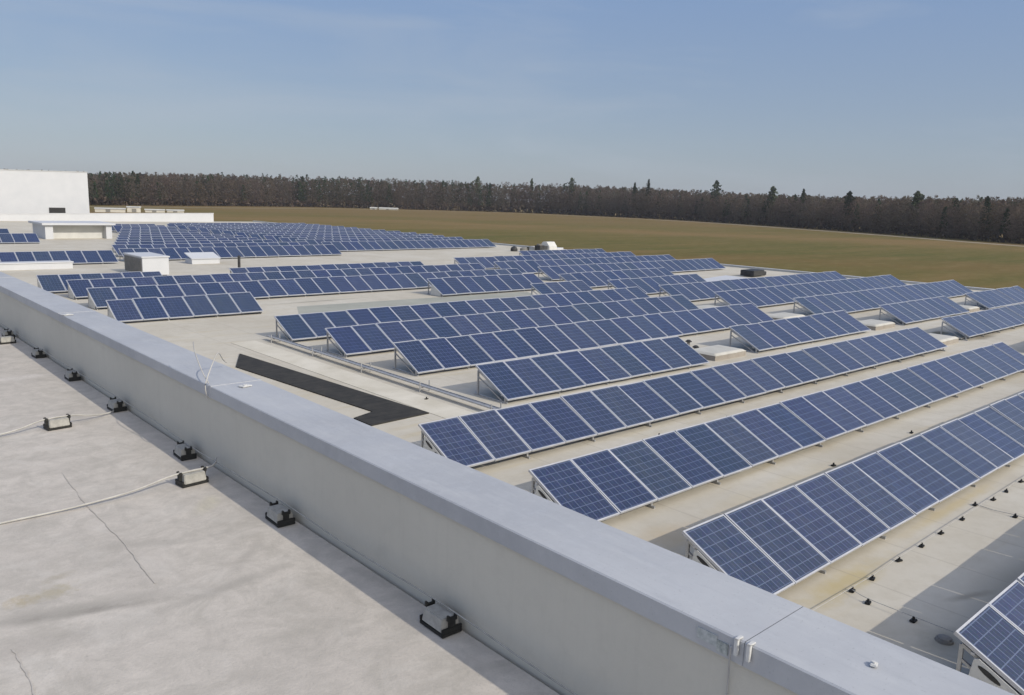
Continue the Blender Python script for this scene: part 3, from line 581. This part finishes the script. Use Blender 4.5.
tag(build(MB().tube([(15.85, 4.70, ZLOW + .02), (15.8, 4.4, ZLOW + .02), (15.78, 4.04, ZLOW + .05), (15.75, 3.4, ZLOW + .02), (15.7, 2.6, ZLOW + .02)], 0.006, 6), 'roof_wire', M['wire'], smooth=True), 'thin cross wire from the close pair of feet into the shadow', 'wire')
t_ = thing('roof_drain', 'dark round roof drain under the corner of the foremost solar row', 'drain', (10.34, 3.21, ZLOW + 0.001))
build(MB().tube([(0, 0, 0), (0, 0, 0.03)], [0.11, 0.10], 20), 'collar', M['vent_grey'], t_); build(MB().tube([(0, 0, 0.03), (0, 0, 0.05), (0, 0, 0.065)], [0.09, 0.08, 0.04], 14), 'grate', M['vent_grey'], t_)
# low skylights that the panel rows leave free
M['skylight'] = weathered('weathered_acrylic', (0.46, 0.44, 0.38), (0.58, 0.555, 0.49), 1.5, 0.5, spots=0.25)
for (x, y, wx, wy, lb) in ((24.45, 16.15, 1.9, 1.2, 'low pale skylight in the gap nearest the small dark vents'), (36.9, 16.2, 2.0, 1.2, 'low pale skylight between the two short right hand solar rows'),
                           (48.0, 16.2, 1.5, 1.1, 'low pale skylight farthest right, by the field side corner rows'), (34.9, 12.75, 2.0, 1.2, 'low pale skylight beside the mossy patch in the roof gap'),
                           (35.3, 19.75, 2.0, 1.2, 'low pale skylight in the gap behind the short right hand rows'), (34.55, 23.45, 1.5, 1.2, 'low pale skylight in the narrow central gap, one row nearer than the last'),
                           (34.9, 27.0, 0.95, 1.1, 'small low skylight in the narrow central gap, farthest back')):
    t_ = thing('skylight', lb, 'skylight', (x, y, ZLOW), 0.0, 'skylights in the gaps between solar rows')
    build(MB().box(-wx / 2, wx / 2, -wy / 2, wy / 2, 0, 0.16), 'curb', M['vent_curb'], t_)
    dm = MB(); a_, b_ = wx / 2 + 0.03, wy / 2 + 0.03
    dm.add([(-a_, -b_, 0.163), (a_, -b_, 0.163), (a_, b_, 0.163), (-a_, b_, 0.163), (-a_ + .12, -b_ + .12, 0.235), (a_ - .12, -b_ + .12, 0.235), (a_ - .12, b_ - .12, 0.235), (-a_ + .12, b_ - .12, 0.235)], [(0, 3, 2, 1), (4, 5, 6, 7), (0, 1, 5, 4), (1, 2, 6, 5), (2, 3, 7, 6), (3, 0, 4, 7)])
    build(dm, 'dome', M['skylight'], t_, bevel=0.02)
# small roof vents in the gaps
for (x, y, lb) in ((24.4, 17.0, 'small dark roof vent in the pale gap, left of its pair'), (25.2, 17.9, 'small dark roof vent in the pale gap, right of its pair')):
    t_ = thing('roof_vent', lb, 'roof vent', (x, y, ZLOW), 0, 'small vents in the roof gap')
    build(MB().tube([(0, 0, 0), (0, 0, 0.16)], 0.06, 12), 'pipe', M['vent_grey'], t_); build(MB().tube([(0, 0, 0.16), (0, 0, 0.19), (0, 0, 0.24)], [0.12, 0.12, 0.05], 12), 'cowl', M['dark'], t_)

# ------------------------------------------------------------------ rooftop units
t_ = thing('ventilation_box', 'white roof unit with a shaded grey side behind the left solar block', 'roof unit', (15.3, 51.0, ZLOW))
# box seen corner on: grey louvred side to the left, white side to the right
build(MB().box(0.0, 1.55, 0.0, 3.4, 0.06, 1.12), 'housing', M['white'], t_, (0.75, 0, 0)); build(MB().box(-0.06, 1.61, -0.06, 3.46, 1.123, 1.2), 'lid', M['white'], t_, (0.75, 0, 0))
lv = MB(); lv.box(-0.03, -0.003, 0.12, 3.28, 0.12, 1.06)
for k in range(8): lv.box(-0.06, -0.032, 0.14, 3.26, 0.16 + k * 0.11, 0.19 + k * 0.11)
build(lv, 'louvre', M['vent_grey'], t_, (0.75, 0, 0)); build(MB().box(0.1, 1.45, 0.1, 3.3, 0.0, 0.057), 'plinth', M['dark'], t_, (0.75, 0, 0))
t_ = thing('canopy_box', 'low white open fronted canopy box on the roof near the left edge', 'canopy', (19.4, 90.0, ZLOW))
build(MB().box(-0.3, 6.4, -0.3, 5.5, 1.38, 1.58), 'roof', M['white'], t_); build(MB().box(0, 0.7, 0, 5.2, 0, 1.377), 'side_wall', M['white'], t_); build(MB().box(5.55, 6.1, 0, 5.2, 0, 1.377), 'side_wall', M['white'], t_)
build(MB().box(0.703, 5.547, 0.9, 1.1, 0, 1.377), 'back_wall', M['dirty_white'], t_)
t_ = thing('roof_cover', 'long low white cover box in front of the left edge solar row', 'cover', (8.3, 57.8, ZLOW))
build(MB().box(0, 5.6, 0, 0.9, 0, 0.38), 'casing', M['white'], t_); build(MB().box(-0.05, 5.65, -0.05, 0.95, 0.383, 0.45), 'lid', M['white'], t_)
t_ = thing('roof_hatch', 'small bright white hatch in front of the far block', 'hatch', (21.7, 58.2, ZLOW))
build(MB().box(0, 2.0, 0, 1.3, 0, 0.35), 'curb', M['white'], t_); lid = MB(); lid.box(-0.06, 2.06, -0.06, 1.36, 0.0, 0.06); build(lid, 'lid', M['white'], t_, (0, 0, 0.36), (0.24, 0, 0))
t_ = thing('roof_post', 'thin dark post behind the last row of the left solar block', 'post', (23.0, 53.2, ZLOW))
build(MB().tube([(0, 0, 0.02), (0, 0, 0.85)], 0.09, 10), 'pole', M['dark'], t_); build(MB().tube([(0, 0, 0), (0, 0, 0.03)], 0.25, 12), 'base', M['concrete'], t_); build(MB().tube([(0, 0, 0.85), (0, 0, 0.95)], [0.14, 0.05], 10), 'cap', M['dark'], t_)
for (x, y, lb) in ((24.0, 78.0, 'short white vent pipe at the left side of the far block'), (25.9, 80.0, 'short white vent pipe right of its twin in the far block')):
    t_ = thing('vent_pipe', lb, 'vent pipe', (x, y, ZLOW), 0, 'white vent pipes')
    build(MB().tube([(0, 0, 0), (0, 0, 0.55)], 0.10, 10), 'pipe', M['dirty_white'], t_); build(MB().tube([(0, 0, 0.55), (0, 0, 0.6), (0, 0, 0.7)], [0.17, 0.17, 0.05], 10), 'cowl', M['dirty_white'], t_)
# units near the far edge
t_ = thing('cooling_unit', 'dark cooling unit near the far roof edge, in the middle of the skyline clutter', 'roof unit', (57.5, 59.8, ZLOW))
build(MB().box(-0.35, 0.35, -0.35, 0.35, 0.1, 0.72), 'housing', M['dark'], t_, rot=(0, 0, .1)); build(MB().tube([(0, 0, 0.722), (0, 0, 0.85)], 0.26, 14), 'fan', M['vent_grey'], t_); build(MB().box(-0.4, 0.4, -0.3, 0.3, 0, 0.097), 'foot', M['concrete'], t_, rot=(0, 0, .1))
t_ = thing('exhaust_fan', 'low dark exhaust fan with a grey hump at the left of the skyline clutter', 'roof fan', (56.0, 62.0, ZLOW))
build(MB().tube([(0, 0, 0), (0, 0, 0.25), (0, 0, 0.42), (0, 0, 0.52)], [0.36, 0.36, 0.26, 0.06], 14), 'cowl', M['dark'], t_)
build(MB().tube([(0.9, -0.5, 0), (0.9, -0.5, 0.3), (0.9, -0.5, 0.45)], [0.4, 0.4, 0.1], 12), 'duct', M['vent_grey'], t_); build(MB().tube([(1.3, -0.7, 0), (1.3, -0.7, 0.45), (1.3, -0.7, 0.5)], [0.13, 0.13, 0.04], 10), 'stack', M['dark'], t_)
t_ = thing('vent_hood', 'pale sloping vent hood at the right of the skyline clutter', 'vent hood', (59.9, 60.8, ZLOW))
hd = MB(); hd.extrude_yz([(-0.6, 0), (0.6, 0), (0.6, 0.55), (0.25, 1.0), (-0.25, 1.0), (-0.6, 0.55)], -0.9, 0.5); build(hd, 'hood', M['dirty_white'], t_, rot=(0, 0, 0.2)); build(MB().box(-0.935, -0.905, -0.4, 0.4, 0.12, 0.6), 'grille', M['vent_grey'], t_, rot=(0, 0, 0.2))
build(MB().box(0.52, 1.9, -0.5, 0.5, 0, 0.35), 'duct', M['white'], t_, rot=(0, 0, 0.2))
t_ = thing('duct_box', 'small pale duct box between the dark cooling unit and the grey exhaust fan', 'roof unit', (57.9, 60.9, ZLOW))
build(MB().box(-0.5, 0.2, -0.3, 0.3, 0.06, 0.5), 'housing', M['dirty_white'], t_); build(MB().box(-0.55, 0.25, -0.35, 0.35, 0.503, 0.55), 'lid', M['white'], t_); build(MB().box(-0.4, 0.1, -0.2, 0.2, 0, 0.057), 'foot', M['vent_grey'], t_)
t_ = thing('roof_box', 'flat black roof box beside the white roof patch near the far edge', 'roof unit', (54.6, 33.7, ZLOW), 0.1)
build(MB().box(-0.3, 1.5, -0.5, 0.6, 0.08, 0.5), 'housing', M['dark'], t_, bevel=0.03); build(MB().box(1.55, 2.2, -0.35, 0.4, 0.05, 0.34), 'motor', M['dark'], t_, bevel=0.03); build(MB().box(-0.25, 2.1, -0.3, 0.35, 0, 0.047), 'foot', M['vent_grey'], t_)
b = MB(); b.prism(kz([(44.9, 27.6), (54.5, 29.5), (55.3, 36.2), (47.8, 34.6)]), ZLOW + 0.001, ZLOW + 0.007); kind(build(b, 'white_roof_patch', M['white']), 'structure')

# white end wall and high white hall
t_ = thing('end_wall', 'low white wall closing the far end of the solar roof', 'wall', (10, 135, ZLOW))
b = MB(); b.add([(-12, 0, 0), (44.2, 0, 0), (44.2, 0.3, 0), (-12, 0.3, 0), (-12, 0, 0.66), (44.2, 0, 1.36), (44.2, 0.3, 1.36), (-12, 0.3, 0.66)], [(0, 3, 2, 1), (4, 5, 6, 7), (0, 1, 5, 4), (1, 2, 6, 5), (2, 3, 7, 6), (3, 0, 4, 7)])
build(b, 'panel', M['white'], t_); b = MB(); b.add([(-12.05, -0.05, 0.663), (44.25, -0.05, 1.363), (44.25, 0.35, 1.363), (-12.05, 0.35, 0.663), (-12.05, -0.05, 0.76), (44.25, -0.05, 1.46), (44.25, 0.35, 1.46), (-12.05, 0.35, 0.76)], [(0, 3, 2, 1), (4, 5, 6, 7), (0, 1, 5, 4), (1, 2, 6, 5), (2, 3, 7, 6), (3, 0, 4, 7)])
build(b, 'capping', M['white'], t_)
t_ = thing('storage_hall', 'tall plain white hall rising at the left above the far roof end', 'building', (-30, 139, 0))
b = MB(); x1 = 66.3; vs = []
for z0_, z1_ in ((0, 0),):
    pass
b.add([(0, 0, 0), (x1, 0, 0), (x1, 45, 0), (0, 45, 0), (0, 0, 13.2), (x1, 0, 14.05), (x1, 45, 14.05), (0, 45, 13.2)], [(0, 3, 2, 1), (4, 5, 6, 7), (0, 1, 5, 4), (1, 2, 6, 5), (2, 3, 7, 6), (3, 0, 4, 7)])
build(b, 'wall', M['white'], t_)
b = MB(); b.add([(-.1, -.08, 13.203), (x1 + .08, -.08, 14.053), (x1 + .08, 45.1, 14.053), (-.1, 45.1, 13.203), (-.1, -.08, 13.28), (x1 + .08, -.08, 14.13), (x1 + .08, 45.1, 14.13), (-.1, 45.1, 13.28)], [(0, 3, 2, 1), (4, 5, 6, 7), (0, 1, 5, 4), (1, 2, 6, 5), (2, 3, 7, 6), (3, 0, 4, 7)])
build(b, 'roof', M['dirty_white'], t_)
lv = MB(); lv.box(60.7, 62.9, -0.10, -0.003, 7.5, 8.62)
for k in range(7): lv.box(60.75, 62.85, -0.16, -0.103, 7.58 + k * 0.15, 7.64 + k * 0.15)
build(lv, 'vent', M['dark'], t_)
# pale sheds at the field edge beyond the wall
SH = [(112, 420, 13, 7, 1.5, 'cream low shed beyond the white end wall, left one touching the hall'), (127, 422, 6, 6, 2.3, 'taller cream shed block among the low sheds past the end wall'), (136, 424, 9, 6, 1.1, 'low pale shed right of the taller block past the end wall'), (148, 428, 8, 5, 0.9, 'lowest pale shed at the right end of the shed line')]
for x, y, wx, wy, h_, lb in SH:
    t_ = thing('field_shed', lb, 'shed', (x, y, 0), -0.3, 'pale sheds beyond the end wall')
    build(MB().box(0, wx, 0, wy, 0, h_), 'wall', M['cream'], t_)
    rf = MB(); rf.extrude_yz([(-.3, h_ + .003), (wy + .3, h_ + .003), (wy / 2, h_ + 0.6)], -.3, wx + .3); build(rf, 'roof', M['pale'], t_)
    build(MB().box(wx * .35, wx * .35 + 2, -0.08, -0.003, 0.1, min(1.7, h_ - .1)), 'door', M['vent_grey'], t_)
for x, y, wx, lb in ((367, 586, 5, 'small white farm building at the left of the pair before the distant wood'), (372.5, 581, 15, 'longer white farm building at the right of the pair before the distant wood')):
    t_ = thing('farm_building', lb, 'building', (x, y, 0), -0.75, 'white buildings before the wood')
    build(MB().box(0, wx, 0, 6, 0, 1.0), 'wall', M['pale'], t_); rf = MB(); rf.extrude_yz([(-.4, 1.003), (6.4, 1.003), (3, 1.9)], -.5, wx + .5); build(rf, 'roof', M['pale'], t_)
    build(MB().box(wx * .4, wx * .4 + 2, -0.1, -0.003, 0.1, 0.9), 'door', M['vent_grey'], t_)

# ------------------------------------------------------------------ the wood
def wood():
    line = smooth_line(edge_line, 12); P = np.array([(p.x, p.y) for p in line]); seg = np.linalg.norm(np.diff(P, axis=0), axis=1); cum = np.concatenate([[0], np.cumsum(seg)])
    V = []; Fc = []; C = []; nv = 0
    def tri_cloud(cen, size, tint, flat=0.5):
        """random small leaf or twig clumps: one quad each"""
        nonlocal nv
        k = len(cen); a = rng.normal(size=(k, 3)); a /= np.linalg.norm(a, axis=1, keepdims=True); bvec = rng.normal(size=(k, 3)); bvec -= (bvec * a).sum(1, keepdims=True) * a; bvec /= np.linalg.norm(bvec, axis=1, keepdims=True)
        s1 = (size * rng.uniform(.5, 1.4, k))[:, None]; s2 = (size * flat * rng.uniform(.5, 1.4, k))[:, None]
        q = np.stack([cen - a * s1 - bvec * s2 * .4, cen + a * s1 * .2 - bvec * s2, cen + a * s1 + bvec * s2 * .4, cen - a * s1 * .2 + bvec * s2], 1).reshape(-1, 3)
        V.append(q); Fc.append(np.arange(nv, nv + 4 * k).reshape(-1, 4)); C.append(np.repeat(tint, 4, axis=0)); nv += 4 * k
    def stem(x, y, h_, r_, tint):
        nonlocal nv
        ang = np.arange(4) * math.pi / 2; ring = np.stack([np.cos(ang), np.sin(ang)], 1)
        q = np.concatenate([np.column_stack([x + ring * r_ + [0, 0], np.zeros(4)]) if False else np.column_stack([x + ring[:, 0] * r_, y + ring[:, 1] * r_, np.zeros(4)]), np.column_stack([x + ring[:, 0] * r_ * .35, y + ring[:, 1] * r_ * .35, np.full(4, h_)])])
        V.append(q); Fc.append(np.array([[nv + j, nv + (j + 1) % 4, nv + 4 + (j + 1) % 4, nv + 4 + j] for j in range(4)])); C.append(np.tile(tint, (8, 1))); nv += 8
    s = 0.0
    while s < cum[-1]:
        i = min(np.searchsorted(cum, s, 'right') - 1, len(seg) - 1); f_ = (s - cum[i]) / seg[i]; p = P[i] * (1 - f_) + P[i + 1] * f_; d = (P[i + 1] - P[i]) / seg[i]; nn = np.array([-d[1], d[0]])
        if nn @ p < 0: nn = -nn
        dist = np.hypot(*p)
        az = math.atan2(p[1], p[0])
        hbase = 20.5 + 8.5 * max(0.0, 1 - abs(dist - 740) / 180) if dist > 480 else 19.3
        hbase = np.interp(dist, [400, 580, 640, 720, 760], [20.3, 21.5, 24.3, 27.8, 28.8])
        clump = 0.5 + 0.5 * math.sin(s * 0.021 + 1.3) * math.sin(s * 0.0077 + 0.4)      # conifer share varies along the edge
        for row, off in enumerate((0, 5, 11, 18, 27, 38)):
            q = p + nn * (off + rng.uniform(-3, 3)) + d * rng.uniform(-3, 3)
            azd = math.degrees(az); dens = 0.62 if 48 < azd < 63 else (0.5 if 71 < azd < 76.5 else 0.14); conifer = rng.random() < (dens * (0.45 + 0.8 * clump) * (0.55 if row < 2 else 1.25))
            hh = hbase * rng.uniform(0.80, 0.97) * (0.84 if row < 1 else 1.0)
            if conifer:
                hh *= rng.uniform(0.92, 1.05); k = 150
                z = hh * (0.28 + 0.72 * rng.random(k) ** 1.1); rad = (0.10 + 0.9 * (1 - z / hh) ** 0.75) * hh * 0.20 * rng.uniform(.35, 1.0, k)
                th = rng.uniform(0, 2 * math.pi, k); cen = np.column_stack([q[0] + rad * np.cos(th), q[1] + rad * np.sin(th), z])
                tb = np.array([0.044, 0.064, 0.034]) * rng.uniform(.7, 1.25); tint = tb * rng.uniform(.75, 1.3, (k, 1))
                tri_cloud(cen, 0.62, tint, .6); stem(q[0], q[1], hh * .8, .25, (0.07, 0.055, 0.042))
            else:
                k = 300
                u_ = rng.random(k); z = hh * (0.16 + 0.84 * u_); prof = np.sin(np.clip(u_ * 1.05, 0, 1) * math.pi) ** 0.6 + 0.12
                rad = prof * hh * 0.27 * np.sqrt(rng.random(k)); th = rng.uniform(0, 2 * math.pi, k)
                cen = np.column_stack([q[0] + rad * np.cos(th), q[1] + rad * np.sin(th), z])
                tb = np.array([0.146, 0.117, 0.091]) * rng.uniform(.82, 1.15) * (1 + rng.normal(0, .04, 3)); tint = tb * rng.uniform(.85, 1.2, (k, 1))
                tri_cloud(cen, 0.72, tint, .22); stem(q[0], q[1], hh * .7, .15, (0.12, 0.105, 0.09))
        # undergrowth
        k = 26; q = p - nn * 1.5
        cen = np.column_stack([q[0] + d[0] * rng.uniform(-3, 3, k) + nn[0] * rng.uniform(-2, 12, k), q[1] + d[1] * rng.uniform(-3, 3, k) + nn[1] * rng.uniform(-2, 12, k), rng.uniform(0.2, 5.5, k)])
        tb = np.array([0.115, 0.086, 0.068]) * rng.uniform(.8, 1.1); tri_cloud(cen, 1.3, tb * rng.uniform(.7, 1.3, (k, 1)), .5)
        # deep dark interior clumps well back, filling the wood's depth
        k = 30; cen = np.column_stack([p[0] + nn[0] * rng.uniform(30, 60, k) + d[0] * rng.uniform(-4, 4, k), p[1] + nn[1] * rng.uniform(30, 60, k) + d[1] * rng.uniform(-4, 4, k), rng.uniform(0.5, hbase * .86, k)])
        tri_cloud(cen, 2.6, np.array([0.105, 0.092, 0.074]) * rng.uniform(.7, 1.2, (k, 1)), .8)
        s += 3.7
    V = np.concatenate(V); Fc = np.concatenate(Fc); C = np.concatenate(C)
    me = bpy.data.meshes.new('wood'); me.vertices.add(len(V)); me.vertices.foreach_set('co', V.ravel()); me.loops.add(Fc.size); me.loops.foreach_set('vertex_index', Fc.ravel().astype(np.int32))
    me.polygons.add(len(Fc)); me.polygons.foreach_set('loop_start', np.arange(0, Fc.size, 4, dtype=np.int32)); me.update(calc_edges=True); me.validate()
    at = me.color_attributes.new('tint', 'FLOAT_COLOR', 'POINT'); at.data.foreach_set('color', np.column_stack([C, np.ones(len(C))]).ravel())
    me.materials.append(M['leaf']); o = obj('woodland', me); kind(o, 'stuff'); tag(o, 'long brown leafless wood with dark conifers behind the field', 'wood')
wood()

# tall pines standing out of the skyline
def pine_meshes(h_, seed, bushy):
    rg = np.random.default_rng(seed)
    tr = MB(); tr.tube([(0, 0, 0), (0.15, 0.1, h_ * .4), (0.1, -0.1, h_ * .75), (0, 0, h_ * .97)], [0.34, 0.26, 0.16, 0.05], 7)
    for k in range(9):
        z = h_ * (0.5 + 0.05 * k); a = rg.uniform(0, 6.28); l_ = h_ * (0.17 - 0.012 * k); tr.tube([(0.1 * math.cos(a), 0.1 * math.sin(a), z), (l_ * math.cos(a), l_ * math.sin(a), z + l_ * .35)], [0.1, 0.03], 4)
    k = 620; cr_ = MB(); u_ = rg.random(k); lo = 0.42
    z = h_ * (lo + (1.0 - lo) * u_)
    lump = 0.55 + 0.45 * np.sin(u_ * 17 + rg.uniform(0, 6)) ** 2
    th = rg.uniform(0, 6.28, k); env = ((1 - u_) ** 0.7 if not bushy else np.sqrt(np.clip(1 - (2 * u_ - 0.95) ** 2, 0.03, 1)))
    rad = h_ * (0.15 if not bushy else 0.17) * (env + 0.05) * lump * np.sqrt(rg.random(k)) * (0.8 + 0.3 * np.sin(3 * th + u_ * 5))
    for i in range(k):
        c_ = Vector((rad[i] * math.cos(th[i]), rad[i] * math.sin(th[i]), z[i])); a = Vector(rg.normal(size=3)).normalized(); bb = a.orthogonal().normalized(); s1, s2 = rg.uniform(.35, .95), rg.uniform(.25, .6)
        cr_.add([c_ - a * s1, c_ - bb * s2, c_ + a * s1, c_ + bb * s2], [(0, 1, 2, 3)])
    return tr.mesh('trunk', M['bark']), cr_.mesh('crown', M['pine'])
EM = [(0.7187, 0.6953, 0.0265, 1, 'slim pine standing up from the wood skyline, a little right of the picture middle'), (0.7794, 0.6266, 0.0291, 0, 'pointed tall pine on the skyline above the roof unit gap, taller than its shorter neighbour'),
      (0.7691, 0.6391, 0.0245, 0, 'shorter pine just left of the pointed tall pine on the skyline'), (0.8264, 0.563, 0.0276, 1, 'dark round headed pine rising highest over the right half of the wood'),
      (0.8604, 0.5096, 0.0223, 1, 'broad pine of the close skyline group, left of a slimmer one'), (0.8772, 0.4802, 0.022, 0, 'slim pine right of the broad pine on the skyline'),
      (0.8997, 0.4365, 0.0187, 1, 'rounded pine over the wood above the far right solar rows'), (0.9275, 0.3738, 0.0200, 1, 'broad dark pine on the skyline towards the right edge'), (0.9503, 0.3114, 0.0190, 0, 'lone pointed pine nearest the right picture edge'),
      (0.6843, 0.7292, 0.0255, 0, 'pointed pine on the skyline near the picture middle'), (0.6353, 0.7723, 0.0243, 1, 'dark bushy pine on the skyline left of the picture middle'),
      (0.2694, 0.963, 0.0150, 0, 'pointed pine next to the white hall, nearest to its corner'), (0.2835, 0.959, 0.0160, 0, 'pointed pine near the white hall, second from its corner'), (0.300, 0.954, 0.0155, 0, 'pointed pine near the white hall, third from its corner')]
Pl = [np.array((p.x, p.y)) for p in smooth_line(edge_line, 12)]
for k, (dx, dy, tz, bushy, lb) in enumerate(EM):
    best = min(Pl, key=lambda p: abs(math.atan2(p[1], p[0]) - math.atan2(dy, dx))); D = np.hypot(*best) + 6
    h_ = 12 + tz * D + (0.6 if bushy else -0.6)
    tm, cm_ = pine_meshes(h_, 50 + k, bushy)
    t_ = thing('pine_tree', lb, 'tree', (dx * D, dy * D, 0), random.uniform(0, 6), 'tall pines on the skyline'); obj('trunk', tm, t_); obj('crown', cm_, t_)

# ------------------------------------------------------------------ light spring haze in the air
hm = bpy.data.materials.new('haze'); hm.use_nodes = True; ht = hm.node_tree; ht.nodes.clear()
ho = ht.nodes.new('ShaderNodeOutputMaterial'); pv = ht.nodes.new('ShaderNodeVolumePrincipled')
pv.inputs['Color'].default_value = (0.86, 0.90, 0.96, 1); pv.inputs['Density'].default_value = 0.00011; pv.inputs['Anisotropy'].default_value = 0.2
ht.links.new(pv.outputs[0], ho.inputs['Volume'])
hb = MB().box(-3010, 4010, -3010, 4010, -1.0, 45.0); ha = build(hb, 'haze', hm); kind(ha, 'stuff'); tag(ha, 'thin pale haze in the air over the field and wood', 'haze')
